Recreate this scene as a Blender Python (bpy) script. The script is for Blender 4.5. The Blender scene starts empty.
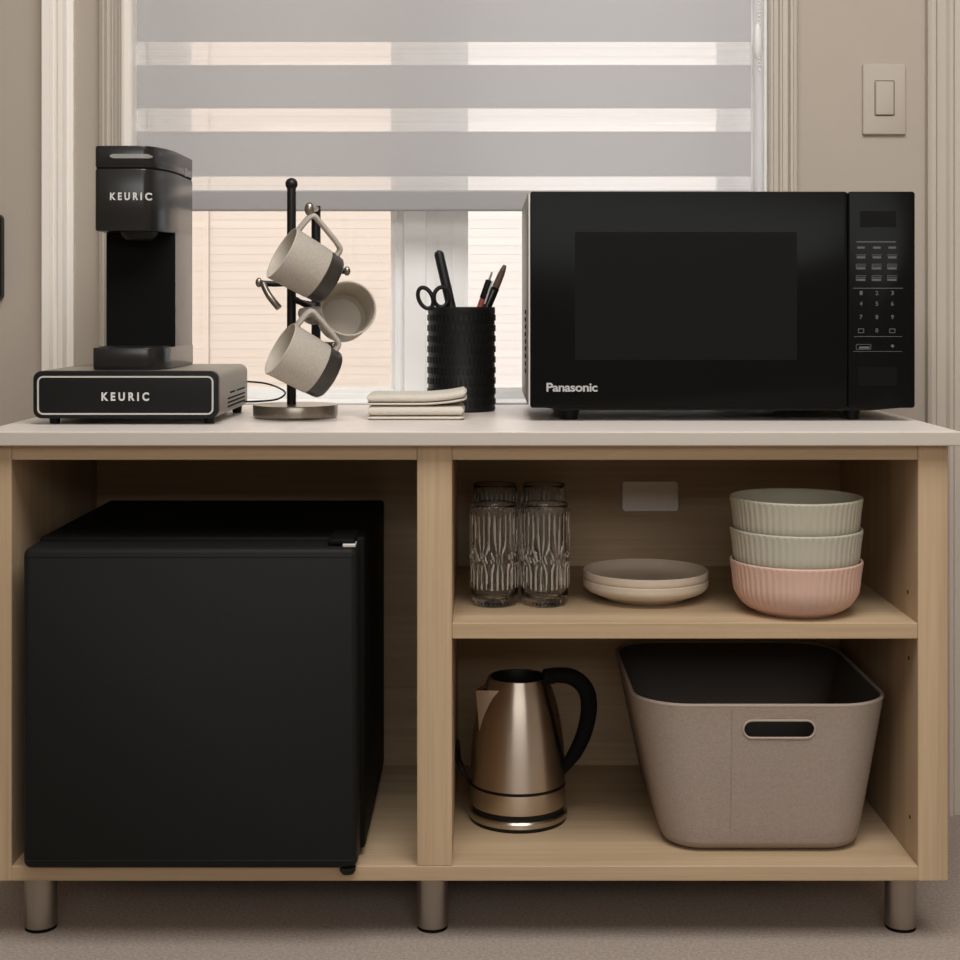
import bpy, bmesh, math, random
from mathutils import Vector, Matrix
random.seed(7)
sc = bpy.context.scene
COL = sc.collection
PI = math.pi
F, U0, V0, CD, CZ = 1500.0, 485.0, 305.0, 1.9, 0.812   # focal (px), vanishing point, camera distance and height

def X(u, y): return (u - U0) * (y + CD) / F
def Z(v, y): return CZ - (v - V0) * (y + CD) / F
def P(u, v, y): return Vector((X(u, y), y, Z(v, y)))

# ---------------------------------------------------------------- colours and materials
def lin(c):
    c /= 255.0
    return c / 12.92 if c <= 0.04045 else ((c + 0.055) / 1.055) ** 2.4
def rgb(r, g, b): return (lin(r), lin(g), lin(b), 1)

def newmat(name):
    m = bpy.data.materials.new(name); m.use_nodes = True
    return m, m.node_tree, m.node_tree.nodes['Principled BSDF']

def plain(name, col, rough=0.5, metal=0.0, spec=0.5, noise=0.0, nscale=40, bump=0.0, bscale=200, trans=0, ior=1.45, coat=0, stretch=None):
    m, nt, b = newmat(name)
    b.inputs['Base Color'].default_value = col
    b.inputs['Roughness'].default_value = rough
    b.inputs['Metallic'].default_value = metal
    b.inputs['Specular IOR Level'].default_value = spec
    b.inputs['Transmission Weight'].default_value = trans
    b.inputs['IOR'].default_value = ior
    b.inputs['Coat Weight'].default_value = coat
    tc = nt.nodes.new('ShaderNodeTexCoord'); mp = nt.nodes.new('ShaderNodeMapping')
    nt.links.new(tc.outputs['Object'], mp.inputs['Vector'])
    if stretch: mp.inputs['Scale'].default_value = stretch
    if noise:
        n = nt.nodes.new('ShaderNodeTexNoise'); n.inputs['Scale'].default_value = nscale; n.inputs['Detail'].default_value = 4
        nt.links.new(mp.outputs[0], n.inputs['Vector'])
        r = nt.nodes.new('ShaderNodeValToRGB')
        r.color_ramp.elements[0].position = 0.3; r.color_ramp.elements[1].position = 0.7
        r.color_ramp.elements[0].color = tuple(c * (1 - noise) for c in col[:3]) + (1,)
        r.color_ramp.elements[1].color = tuple(min(1, c * (1 + noise)) for c in col[:3]) + (1,)
        nt.links.new(n.outputs['Fac'], r.inputs['Fac']); nt.links.new(r.outputs['Color'], b.inputs['Base Color'])
    if bump:
        n = nt.nodes.new('ShaderNodeTexNoise'); n.inputs['Scale'].default_value = bscale; n.inputs['Detail'].default_value = 3
        nt.links.new(mp.outputs[0], n.inputs['Vector'])
        bp = nt.nodes.new('ShaderNodeBump'); bp.inputs['Strength'].default_value = bump; bp.inputs['Distance'].default_value = 0.002
        nt.links.new(n.outputs['Fac'], bp.inputs['Height']); nt.links.new(bp.outputs['Normal'], b.inputs['Normal'])
    return m

def wood(name, axis):
    m, nt, b = newmat(name)
    tc = nt.nodes.new('ShaderNodeTexCoord'); mp = nt.nodes.new('ShaderNodeMapping')
    s = [110, 110, 110]; s[axis] = 2.2
    mp.inputs['Scale'].default_value = s
    nt.links.new(tc.outputs['Object'], mp.inputs['Vector'])
    n = nt.nodes.new('ShaderNodeTexNoise'); n.inputs['Scale'].default_value = 1.6; n.inputs['Detail'].default_value = 6; n.inputs['Roughness'].default_value = 0.65
    n.inputs['Distortion'].default_value = 0.4
    nt.links.new(mp.outputs[0], n.inputs['Vector'])
    n2 = nt.nodes.new('ShaderNodeTexNoise'); n2.inputs['Scale'].default_value = 0.25; n2.inputs['Detail'].default_value = 3
    nt.links.new(mp.outputs[0], n2.inputs['Vector'])
    mx = nt.nodes.new('ShaderNodeMath'); mx.operation = 'MULTIPLY_ADD'; mx.inputs[1].default_value = 0.5
    mh = nt.nodes.new('ShaderNodeMath'); mh.operation = 'MULTIPLY'; mh.inputs[1].default_value = 0.5
    nt.links.new(n2.outputs['Fac'], mh.inputs[0])
    nt.links.new(n.outputs['Fac'], mx.inputs[0]); nt.links.new(mh.outputs[0], mx.inputs[2])
    r = nt.nodes.new('ShaderNodeValToRGB')
    r.color_ramp.elements[0].position = 0.34; r.color_ramp.elements[0].color = rgb(*WOOD_D)
    r.color_ramp.elements[1].position = 0.64; r.color_ramp.elements[1].color = rgb(*WOOD_L)
    nt.links.new(mx.outputs[0], r.inputs['Fac']); nt.links.new(r.outputs['Color'], b.inputs['Base Color'])
    bp = nt.nodes.new('ShaderNodeBump'); bp.inputs['Strength'].default_value = 0.15; bp.inputs['Distance'].default_value = 0.001
    nt.links.new(n.outputs['Fac'], bp.inputs['Height']); nt.links.new(bp.outputs['Normal'], b.inputs['Normal'])
    b.inputs['Roughness'].default_value = 0.55
    b.inputs['Specular IOR Level'].default_value = 0.3
    return m
WOOD_D, WOOD_L = (166, 142, 112), (189, 164, 133)

def fabric_translucent(name, col, transl=0.5, transp=0.0, fine=0.0):
    m = bpy.data.materials.new(name); m.use_nodes = True; nt = m.node_tree; nt.nodes.clear()
    out = nt.nodes.new('ShaderNodeOutputMaterial')
    d = nt.nodes.new('ShaderNodeBsdfDiffuse'); t = nt.nodes.new('ShaderNodeBsdfTranslucent')
    d.inputs[0].default_value = col; t.inputs[0].default_value = col
    mx = nt.nodes.new('ShaderNodeMixShader'); mx.inputs[0].default_value = transl
    nt.links.new(d.outputs[0], mx.inputs[1]); nt.links.new(t.outputs[0], mx.inputs[2])
    last = mx
    if transp:
        tr = nt.nodes.new('ShaderNodeBsdfTransparent')
        m2 = nt.nodes.new('ShaderNodeMixShader'); m2.inputs[0].default_value = transp
        nt.links.new(last.outputs[0], m2.inputs[1]); nt.links.new(tr.outputs[0], m2.inputs[2]); last = m2
        tc = nt.nodes.new('ShaderNodeTexCoord'); mp = nt.nodes.new('ShaderNodeMapping'); mp.inputs['Scale'].default_value = (1.5, 1, 260)
        n = nt.nodes.new('ShaderNodeTexNoise'); n.inputs['Scale'].default_value = 1.0
        nt.links.new(tc.outputs['Object'], mp.inputs[0]); nt.links.new(mp.outputs[0], n.inputs['Vector'])
        mr = nt.nodes.new('ShaderNodeMapRange'); mr.inputs[1].default_value = 0.3; mr.inputs[2].default_value = 0.7
        mr.inputs[3].default_value = transp - fine; mr.inputs[4].default_value = transp + fine
        nt.links.new(n.outputs['Fac'], mr.inputs[0]); nt.links.new(mr.outputs[0], m2.inputs[0])
    nt.links.new(last.outputs[0], out.inputs[0])
    return m

def siding_mat():
    m, nt, b = newmat('siding')
    tc = nt.nodes.new('ShaderNodeTexCoord')
    mp = nt.nodes.new('ShaderNodeMapping'); mp.inputs['Scale'].default_value = (0.25, 1, 9)
    n = nt.nodes.new('ShaderNodeTexNoise'); n.inputs['Scale'].default_value = 1.5; n.inputs['Detail'].default_value = 4
    nt.links.new(tc.outputs['Object'], mp.inputs[0]); nt.links.new(mp.outputs[0], n.inputs['Vector'])
    r = nt.nodes.new('ShaderNodeValToRGB')
    r.color_ramp.elements[0].position = 0.3; r.color_ramp.elements[0].color = rgb(224, 213, 203)
    r.color_ramp.elements[1].position = 0.7; r.color_ramp.elements[1].color = rgb(232, 221, 212)
    nt.links.new(n.outputs['Fac'], r.inputs['Fac']); nt.links.new(r.outputs['Color'], b.inputs['Base Color'])
    b.inputs['Roughness'].default_value = 0.8; b.inputs['Specular IOR Level'].default_value = 0.1
    return m

def glass_pane_mat(tint=(1, 1, 1, 1)):
    m = bpy.data.materials.new('window_glass'); m.use_nodes = True; nt = m.node_tree; nt.nodes.clear()
    out = nt.nodes.new('ShaderNodeOutputMaterial')
    tr = nt.nodes.new('ShaderNodeBsdfTransparent'); tr.inputs[0].default_value = tint; g = nt.nodes.new('ShaderNodeBsdfGlossy'); g.inputs['Roughness'].default_value = 0.02
    mx = nt.nodes.new('ShaderNodeMixShader'); mx.inputs[0].default_value = 0.04
    nt.links.new(tr.outputs[0], mx.inputs[1]); nt.links.new(g.outputs[0], mx.inputs[2]); nt.links.new(mx.outputs[0], out.inputs[0])
    return m

M = {}
M['wall'] = plain('wall_paint', rgb(176, 165, 152), 0.85, spec=0.15, noise=0.015, nscale=6, bump=0.05, bscale=250)
M['trim'] = plain('trim_paint', rgb(188, 178, 166), 0.5, spec=0.35)
M['trim_white'] = plain('trim_white', rgb(238, 231, 222), 0.45, spec=0.4)
M['ceiling'] = plain('ceiling_paint', rgb(215, 208, 200), 0.9, spec=0.1)
M['carpet'] = plain('carpet', rgb(160, 147, 137), 0.95, spec=0.05, noise=0.2, nscale=230, bump=1.0, bscale=280)
M['vinyl'] = plain('window_vinyl', rgb(243, 241, 238), 0.4, spec=0.4)
M['wood_x'] = wood('oak_grain_x', 0); M['wood_z'] = wood('oak_grain_z', 2)
M['counter'] = plain('counter_laminate', rgb(222, 212, 204), 0.38, spec=0.4, noise=0.025, nscale=5)
M['steel'] = plain('brushed_nickel', rgb(170, 163, 153), 0.36, metal=1.0)
M['black_gloss'] = plain('black_gloss', rgb(15, 15, 15), 0.15, spec=0.3)
M['mw_front'] = plain('black_glass', rgb(17, 17, 17), 0.16, spec=0.06)
M['mw_win'] = plain('smoked_window', rgb(27, 27, 26), 0.16, spec=0.06, noise=0.05, nscale=900)
M['mw_body'] = plain('grey_sheet', rgb(128, 120, 108), 0.4, spec=0.5)
M['black'] = plain('black_plastic', rgb(18, 18, 17), 0.45, spec=0.3)
M['fridge'] = plain('fridge_black', rgb(27, 27, 26), 0.5, spec=0.14, bump=0.12, bscale=700)
M['fridge_body'] = plain('fridge_case', rgb(14, 13, 12), 0.6, spec=0.12)
M['satin'] = plain('black_satin', rgb(30, 29, 28), 0.24, spec=0.55)
M['taupe'] = plain('taupe_case', rgb(136, 128, 115), 0.4, spec=0.5)
M['matte'] = plain('matte_black', rgb(15, 15, 15), 0.75, spec=0.1)
M['silver'] = plain('silver_line', rgb(205, 203, 198), 0.35, metal=0.3)
M['logo_grey'] = plain('logo_grey', rgb(172, 171, 168), 0.5)
M['lettering'] = plain('lettering', rgb(205, 203, 199), 0.5)
M['keyprint'] = plain('key_print', rgb(88, 87, 85), 0.6)
M['greybar'] = plain('grey_strip', rgb(142, 140, 136), 0.4)
M['mug'] = plain('speckled_stoneware', rgb(174, 166, 155), 0.6, spec=0.3, noise=0.10, nscale=420)
M['mug_in'] = plain('mug_glaze', rgb(188, 178, 164), 0.35, spec=0.5)
M['mug_dark'] = plain('dark_glaze', rgb(48, 44, 38), 0.35, spec=0.6)
M['tree'] = plain('tree_metal', rgb(20, 20, 19), 0.42, spec=0.4)
M['treebase'] = plain('tree_base', rgb(150, 142, 130), 0.3, metal=0.9)
M['cloth'] = plain('cream_cloth', rgb(205, 197, 184), 0.9, spec=0.1, noise=0.04, nscale=300, bump=0.3, bscale=600)
M['cup'] = plain('cup_black', rgb(20, 20, 19), 0.45, spec=0.35)
M['red'] = plain('red_pen', rgb(150, 70, 66), 0.4)
M['brown'] = plain('brown_pen', rgb(96, 76, 66), 0.4)
M['clear'] = plain('clear_grip', rgb(200, 198, 194), 0.3)
M['plate'] = plain('plate_glaze', rgb(206, 192, 174), 0.35, spec=0.4, noise=0.02, nscale=80)
M['bowl_green'] = plain('bowl_sage', rgb(176, 171, 153), 0.5, spec=0.3)
M['bowl_grey'] = plain('bowl_grey', rgb(179, 174, 158), 0.5, spec=0.3)
M['bowl_pink'] = plain('bowl_pink', rgb(206, 172, 156), 0.5, spec=0.3)
M['glass'] = plain('drinking_glass', (1, 1, 1, 1), 0.0, trans=1.0, ior=1.38)
M['cut'] = plain('cut_glass_line', rgb(232, 226, 216), 0.25, trans=0.55, ior=1.38)
M['kettle'] = plain('kettle_steel', rgb(198, 186, 172), 0.32, metal=1.0)
_b = M['kettle'].node_tree.nodes['Principled BSDF']; _b.inputs['Anisotropic'].default_value = .85; _b.inputs['Anisotropic Rotation'].default_value = .25
_t = M['kettle'].node_tree.nodes.new('ShaderNodeTangent'); _t.direction_type = 'RADIAL'; _t.axis = 'Z'
M['kettle'].node_tree.links.new(_t.outputs[0], _b.inputs['Tangent'])
M['kettle_in'] = plain('kettle_inside', rgb(28, 26, 24), 0.5, metal=0.6)
M['basket'] = plain('basket_fabric', rgb(152, 139, 128), 0.95, spec=0.05, noise=0.07, nscale=260, bump=0.35, bscale=500)
M['basket_inner'] = plain('basket_inside', rgb(92, 86, 80), 0.95, spec=0.05)  # inside faces of the basket, darker than the outside
M['basket_rim'] = plain('basket_piping', rgb(166, 152, 140), 0.8, spec=0.1)
M['cover'] = plain('cover_plate', rgb(252, 244, 234), 0.45, spec=0.4)
M['cover_edge'] = plain('cover_plate_edge', rgb(255, 253, 250), 0.45, spec=0.4)
M['switch'] = plain('switch_plastic', rgb(178, 167, 154), 0.5, spec=0.3)
M['blind'] = fabric_translucent('blind_fabric', rgb(194, 192, 192), 0.40)
M['sheer'] = fabric_translucent('blind_sheer', rgb(250, 247, 245), 0.6, 0.40, 0.06)
M['siding'] = siding_mat()
M['white_plastic'] = plain('white_plastic', rgb(222, 218, 214), 0.35)
M['pane'] = glass_pane_mat()
M['screened'] = glass_pane_mat((.95, .91, .87, 1))
M['hole'] = plain('pin_hole_dark', rgb(60, 42, 26), 0.9, spec=0.05)
M['ground'] = plain('outside_paving', rgb(150, 145, 138), 0.9, spec=0.1, noise=0.1, nscale=3)

# ---------------------------------------------------------------- mesh helpers
def BM(): return bmesh.new()
def box(bm, x0, x1, y0, y1, z0, z1, bev=0.0, seg=2):
    vs = [bm.verts.new(c) for c in ((x0,y0,z0),(x1,y0,z0),(x1,y1,z0),(x0,y1,z0),(x0,y0,z1),(x1,y0,z1),(x1,y1,z1),(x0,y1,z1))]
    fs = [bm.faces.new([vs[i] for i in f]) for f in ((0,3,2,1),(4,5,6,7),(0,1,5,4),(1,2,6,5),(2,3,7,6),(3,0,4,7))]
    if bev:
        es = list({e for f in fs for e in f.edges})
        bmesh.ops.bevel(bm, geom=es, offset=bev, segments=seg, profile=0.5, affect='EDGES')
    return vs

def loft(bm, rings, close=True, cap0=True, cap1=True, mats=None):
    R = [[bm.verts.new(p) for p in r] for r in rings]
    n = len(R[0])
    for i in range(len(R) - 1):
        for j in range(n if close else n - 1):
            k = (j + 1) % n
            f = bm.faces.new((R[i][j], R[i][k], R[i+1][k], R[i+1][j]))
            if mats: f.material_index = mats[i]
    if cap0: bm.faces.new(list(reversed(R[0])))
    if cap1: bm.faces.new(R[-1])
    return R

def lathe(bm, prof, cx=0, cy=0, seg=64, mod=None, mats=None):
    """prof: (r, z) list; a radius of 0 closes the shape."""
    rings = []; prev = None
    for i, (r, z) in enumerate(prof):
        if r <= 1e-7:
            ring = [bm.verts.new((cx, cy, z))]
        else:
            ring = []
            for j in range(seg):
                a = 2 * PI * j / seg
                rr = r + (mod(a, z, i) if mod else 0)
                ring.append(bm.verts.new((cx + rr * math.cos(a), cy + rr * math.sin(a), z)))
        if prev is not None:
            for j in range(seg):
                k = (j + 1) % seg
                if len(prev) == 1 and len(ring) == 1: continue
                if len(prev) == 1: f = bm.faces.new((prev[0], ring[k], ring[j]))
                elif len(ring) == 1: f = bm.faces.new((prev[j], prev[k], ring[0]))
                else: f = bm.faces.new((prev[j], prev[k], ring[k], ring[j]))
                if mats: f.material_index = mats[i - 1]
        prev = ring; rings.append(ring)
    return rings

def smooth_pts(pts, n=8, closed=False):
    pts = [Vector(p) for p in pts]; out = []
    N = len(pts); rng = N if closed else N - 1
    for i in range(rng):
        if closed: p0, p1, p2, p3 = pts[(i-1) % N], pts[i], pts[(i+1) % N], pts[(i+2) % N]
        else: p0, p1, p2, p3 = pts[max(i-1, 0)], pts[i], pts[i+1], pts[min(i+2, N-1)]
        for k in range(n):
            t = k / n
            out.append(0.5 * ((2*p1) + (p2-p0)*t + (2*p0-5*p1+4*p2-p3)*t*t + (3*p1-p0-3*p2+p3)*t**3))
    if not closed: out.append(pts[-1])
    return out

def tube(bm, pts, rad, seg=12, closed=False, flat=None, up=None):
    """rad: number or list; flat=(a, b) scales the two cross axes."""
    pts = [Vector(p) for p in pts]; N = len(pts)
    rads = rad if isinstance(rad, (list, tuple)) else [rad] * N
    a, b = flat or (1, 1)
    rings = []; nrm = None
    for i, p in enumerate(pts):
        if closed: t = (pts[(i+1) % N] - pts[(i-1) % N]).normalized()
        else: t = (pts[min(i+1, N-1)] - pts[max(i-1, 0)]).normalized()
        if up is not None: nrm = (Vector(up) - t * t.dot(Vector(up))).normalized()
        elif nrm is None:
            nrm = t.orthogonal().normalized()
        else:
            nrm = (nrm - t * t.dot(nrm)).normalized()
        bi = t.cross(nrm)
        rings.append([p + (nrm * math.cos(2*PI*j/seg) * a + bi * math.sin(2*PI*j/seg) * b) * rads[i] for j in range(seg)])
    if closed:
        loft(bm, rings + [rings[0]], cap0=False, cap1=False)
        bmesh.ops.remove_doubles(bm, verts=bm.verts, dist=1e-7)
    else: loft(bm, rings)

def ball(bm, c, r, sx=1, sy=1, sz=1):
    m = Matrix.Translation(c) @ Matrix.Diagonal((sx, sy, sz, 1))
    bmesh.ops.create_uvsphere(bm, u_segments=24, v_segments=14, radius=r, matrix=m)

def rrect(w, h, r, n=6, cx=0, cy=0):
    out = []
    for (sx, sy, a0) in ((1, 1, 0), (-1, 1, PI/2), (-1, -1, PI), (1, -1, 3*PI/2)):
        for k in range(n + 1):
            a = a0 + PI/2 * k / n
            out.append((cx + sx * (w/2 - r) + r * math.cos(a), cy + sy * (h/2 - r) + r * math.sin(a)))
    return out

def rplate(bm, x0, x1, z0, z1, y0, y1, r, n=6, edge=0.0):
    """rounded rectangle facing -y, from y0 (front) to y1 (back); edge rounds the front rim"""
    cx, cz, w, h = (x0+x1)/2, (z0+z1)/2, x1-x0, z1-z0
    rings = []
    if edge:
        for k in range(4):
            a = PI/2 * k / 3
            ins = edge * (1 - math.sin(a)); d = edge * (1 - math.cos(a))
            rings.append([(px, y0 + d, pz) for px, pz in rrect(w - 2*ins, h - 2*ins, max(r - ins, 1e-4), n, cx, cz)])
    else: rings.append([(px, y0, pz) for px, pz in rrect(w, h, r, n, cx, cz)])
    rings.append([(px, y1, pz) for px, pz in rrect(w, h, r, n, cx, cz)])
    loft(bm, rings)

def rframe(bm, x0, x1, z0, z1, y0, y1, r, t, n=6):
    cx, cz, w, h = (x0+x1)/2, (z0+z1)/2, x1-x0, z1-z0
    o = rrect(w, h, r, n, cx, cz); i = rrect(w-2*t, h-2*t, max(r-t, 1e-4), n, cx, cz)
    rings = [[(a, y1, b) for a, b in o], [(a, y0, b) for a, b in o], [(a, y0, b) for a, b in i], [(a, y1, b) for a, b in i]]
    loft(bm, rings + [rings[0]], cap0=False, cap1=False)
    bmesh.ops.remove_doubles(bm, verts=bm.verts, dist=1e-7)

ORG = {}
def link(name, me, parent=None, loc=None):
    o = bpy.data.objects.new(name, me); COL.objects.link(o)
    if parent is not None:
        o.parent = parent; ORG[o] = ORG[parent]
    else:
        o.location = loc or (0, 0, 0); ORG[o] = Vector(loc or (0, 0, 0))
    return o

def mesh(name, bm, mat, parent=None, loc=None, smooth=True, ang=35, local=False):
    """one mesh object; vertices are given in world space and re-based on the thing's base point"""
    org = ORG[parent] if parent is not None else Vector(loc or (0, 0, 0))
    if not local: bmesh.ops.translate(bm, verts=bm.verts, vec=-org)
    bmesh.ops.recalc_face_normals(bm, faces=bm.faces)
    for f in bm.faces: f.smooth = smooth
    if smooth:
        for e in bm.edges:
            if len(e.link_faces) == 2 and e.calc_face_angle(0) > math.radians(ang): e.smooth = False
    me = bpy.data.meshes.new(name); bm.to_mesh(me); bm.free()
    for m in (mat if isinstance(mat, (list, tuple)) else [mat]): me.materials.append(m)
    return link(name, me, parent, loc)

def thing(name, label, cat, loc, group=None):
    o = link(name, None, None, loc); o.empty_display_size = 0.05
    o['label'] = label; o['category'] = cat
    if group: o['group'] = group
    return o
def tag(o, label, cat, group=None):
    o['label'] = label; o['category'] = cat
    if group: o['group'] = group
    return o
def struct(o):
    o['kind'] = 'structure'; return o
def lab(o, s):
    o['label'] = s; return o

def text_bm(body, size, extrude=0.0004, bold=0.0, spacing=1.0, width=None, height=None):
    cu = bpy.data.curves.new('lettering', 'FONT'); cu.body = body; cu.size = size; cu.extrude = extrude
    cu.offset = bold; cu.space_character = spacing; cu.align_x = 'CENTER'; cu.align_y = 'CENTER'; cu.resolution_u = 4
    o = bpy.data.objects.new('lettering', cu); COL.objects.link(o)
    bpy.context.view_layer.update()
    me = bpy.data.meshes.new_from_object(o.evaluated_get(bpy.context.evaluated_depsgraph_get()))
    bm = bmesh.new(); bm.from_mesh(me)
    bpy.data.objects.remove(o); bpy.data.curves.remove(cu); bpy.data.meshes.remove(me)
    xs = [v.co.x for v in bm.verts]; ys = [v.co.y for v in bm.verts]
    cx, cy = (min(xs)+max(xs))/2, (min(ys)+max(ys))/2
    sx = width / (max(xs)-min(xs)) if width else 1
    sy = height / (max(ys)-min(ys)) if height else sx
    for v in bm.verts: v.co = Vector(((v.co.x-cx)*sx, (v.co.y-cy)*sy, v.co.z))
    return bm
def text_front(body, cx, y, cz, width, height, bold=0.0, spacing=1.0):
    """lettering standing in the x-z plane and facing -y"""
    bm = text_bm(body, 0.02, 0.0004, bold, spacing, width, height)
    for v in bm.verts: v.co = Vector((v.co.x + cx, y - v.co.z, v.co.y + cz))
    return bm

# ================================================================ the room
WY = 0.5
RX0, RX1, RY0, H = -2.4, 2.4, -4.2, 2.5
OX0, OX1, OZ0, OZ1 = X(130, WY), X(767, WY), 0.654, 2.02
bm = BM(); box(bm, RX0-.15, RX1+.15, RY0-.15, WY+.15, -0.1, 0.0); struct(mesh('floor', bm, M['carpet'], smooth=False))
bm = BM(); box(bm, RX0-.15, RX1+.15, RY0-.15, WY+.15, H, H+.1); struct(mesh('ceiling', bm, M['ceiling'], smooth=False))
bm = BM(); box(bm, RX0-.15, RX0, RY0, WY, 0, H); struct(mesh('wall_left', bm, M['wall'], smooth=False))
bm = BM(); box(bm, RX1, RX1+.15, RY0, WY, 0, H); struct(mesh('wall_right', bm, M['wall'], smooth=False))
bm = BM(); box(bm, RX0-.15, RX1+.15, RY0-.15, RY0, 0, H); struct(mesh('wall_front', bm, M['wall'], smooth=False))
bm = BM()
box(bm, RX0-.15, OX0, WY, WY+.15, 0, H); box(bm, OX1, RX1+.15, WY, WY+.15, 0, H)
box(bm, OX0, OX1, WY, WY+.15, 0, OZ0); box(bm, OX0, OX1, WY, WY+.15, OZ1, H)
struct(mesh('wall_back', bm, M['wall'], smooth=False))

def casing(bm, x0, x1, z0, z1, prof, yw=WY):
    """moulded board standing on the wall: prof = (share of width, depth)"""
    w = x1 - x0
    pts = [(x0, yw - .0005)] + [(x0 + w * t, yw - d) for t, d in prof] + [(x1, yw - .0005)]
    loft(bm, [[(px, py, z) for px, py in pts] for z in (z0, z1)])
FLUTE = [(0, .016), (.05, .02), (.12, .02), (.17, .012), (.32, .011), (.37, .017), (.43, .017), (.48, .011), (.64, .012), (.70, .021), (.78, .021), (.82, .015), (.93, .014), (.97, .009), (1, .008)]
BACKB = [(1 - t, d) for t, d in reversed(FLUTE)]
bm = BM(); casing(bm, X(41, WY-.02), X(72, WY-.02), 0, H, [(0, .020), (.06, .026), (.3, .026), (.38, .017), (.5, .017), (.56, .024), (.72, .024), (.8, .014), (1, .012)])
struct(mesh('trim_1', bm, M['trim_white'], ang=20))
bm = BM(); casing(bm, X(927, WY-.01), X(985, WY-.01), 0, H, FLUTE)
struct(mesh('trim_2', bm, M['trim'], ang=20))
bm = BM(); box(bm, RX0, X(41, WY), WY-.012, WY, 0, .09, .003); struct(mesh('baseboard_left', bm, M['trim'], smooth=False))
bm = BM(); box(bm, X(72, WY), X(927, WY), WY-.012, WY, 0, .09, .003); struct(mesh('baseboard_back', bm, M['trim'], smooth=False))
bm = BM(); box(bm, X(985, WY), RX1, WY-.012, WY, 0, .09, .003); struct(mesh('baseboard_right', bm, M['trim'], smooth=False))

# window
win = link('window_1', None, None, (0, WY+.1, OZ0)); struct(win)
bm = BM(); casing(bm, X(100, WY), X(125, WY), OZ0-.03, OZ1+.06, BACKB); lab(mesh('casing', bm, M['trim'], win, ang=20), 'left window casing')
bm = BM(); casing(bm, X(125, WY), X(135, WY), OZ0-.03, OZ1+.06, [(0, .024), (.3, .026), (.85, .026), (1, .02)]); lab(mesh('casing_stop', bm, M['trim_white'], win, ang=20), 'white inner edge of the left casing')
bm = BM(); casing(bm, OX1, X(797, WY), OZ0-.03, OZ1+.06, FLUTE); lab(mesh('casing', bm, M['trim'], win, ang=20), 'right window casing')
bm = BM(); box(bm, OX0, OX1, WY-.02, WY, OZ1, OZ1+.06, .004); mesh('casing', bm, M['trim'], win, smooth=False)
FY = 0.60    # front face of the window frame
def fx(u): return X(u, FY)
def fz(v): return Z(v, FY)
bm = BM()
jy0 = WY + .0005
box(bm, OX0, OX0+.004, jy0, FY, OZ0, OZ1); box(bm, OX1-.004, OX1, jy0, FY, OZ0, OZ1); box(bm, OX0, OX1, jy0, FY, OZ1-.004, OZ1)
mesh('jamb_lining', bm, M['vinyl'], win, smooth=False)
bm = BM(); box(bm, OX0+.004, OX1-.004, WY+.001, FY, OZ0-.003, OZ0+.002, .001); mesh('sill', bm, M['vinyl'], win, smooth=False)
bm = BM()
box(bm, OX0+.004, fx(163), FY+.006, FY+.05, OZ0+.002, OZ1-.004)
box(bm, fx(735), OX1-.004, FY, FY+.05, OZ0+.002, OZ1-.004)
box(bm, fx(163), fx(735), FY, FY+.05, OZ0+.002, fz(394)); box(bm, fx(163), fx(735), FY, FY+.05, OZ1-.05, OZ1-.004)
mesh('frame', bm, M['vinyl'], win, smooth=False)
def sash(u0, u1, ub0, ub1, dy, pm='pane'):
    b = BM(); x0, x1, g0, g1 = fx(u0), fx(u1), fx(ub0), fx(ub1)
    zb, zt = fz(394), OZ1-.05; gz0, gz1 = fz(388), OZ1-.09
    y0 = FY + dy
    box(b, x0, g0-.006, y0, y0+.03, zb, zt); box(b, g1+.006, x1, y0, y0+.03, zb, zt)
    box(b, g0-.006, g1+.006, y0, y0+.03, zb, gz0-.003); box(b, g0-.006, g1+.006, y0, y0+.03, gz1, zt)
    # glazing bead
    box(b, g0-.006, g0, y0+.008, y0+.022, gz0-.003, gz1); box(b, g1, g1+.006, y0+.008, y0+.022, gz0-.003, gz1)
    box(b, g0, g1, y0+.008, y0+.022, gz0-.003, gz0)
    for q in (x0 + .25*(g0-x0), x0 + .62*(g0-x0), g1 + .35*(x1-g1)): box(b, q, q+.0035, y0-.005, y0, zb, zt)
    s = mesh('sash', b, M['vinyl'], win, smooth=False)
    b = BM(); box(b, g0, g1, y0+.013, y0+.017, gz0, gz1); mesh('pane', b, M[pm], s, smooth=False)
sash(163, 404, 188, 390, .012, 'screened')
sash(426, 735, 468, 718, .004)
bm = BM(); box(bm, fx(404), fx(426), FY-.004, FY+.05, fz(394), OZ1-.05, .002); mesh('mullion', bm, M['vinyl'], win, smooth=False)

# outdoors
OY = 11.0
bm = BM()
lap = 8.6 * (OY + CD) / F; n = int(9 / lap)
for i in range(n):
    z = -0.6 + i * lap
    v = [bm.verts.new(c) for c in ((-8, OY-.0022, z), (9, OY-.0022, z), (9, OY, z+lap), (-8, OY, z+lap), (-8, OY, z), (9, OY, z))]
    bm.faces.new((v[0], v[1], v[2], v[3])); bm.faces.new((v[4], v[5], v[1], v[0]))
box(bm, -8, 9, OY+.001, OY+.3, -0.6, 8.4)
hs = thing('neighbouring_house', 'cream clapboard house wall seen outside through the window panes', 'house', (0, OY, -.6))
mesh('siding', bm, M['siding'], hs, smooth=False)
bm = BM(); bxx = X(209, OY); box(bm, bxx-.05, bxx, OY-.03, OY, -.6, 8.4); mesh('corner_board', bm, M['siding'], hs, smooth=False)  # upright corner board on the siding
bm = BM(); box(bm, -10, 11, WY+.3, OY+2, -.7, -.6); o = struct(mesh('ground_outside', bm, M['ground'], smooth=False))

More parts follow.
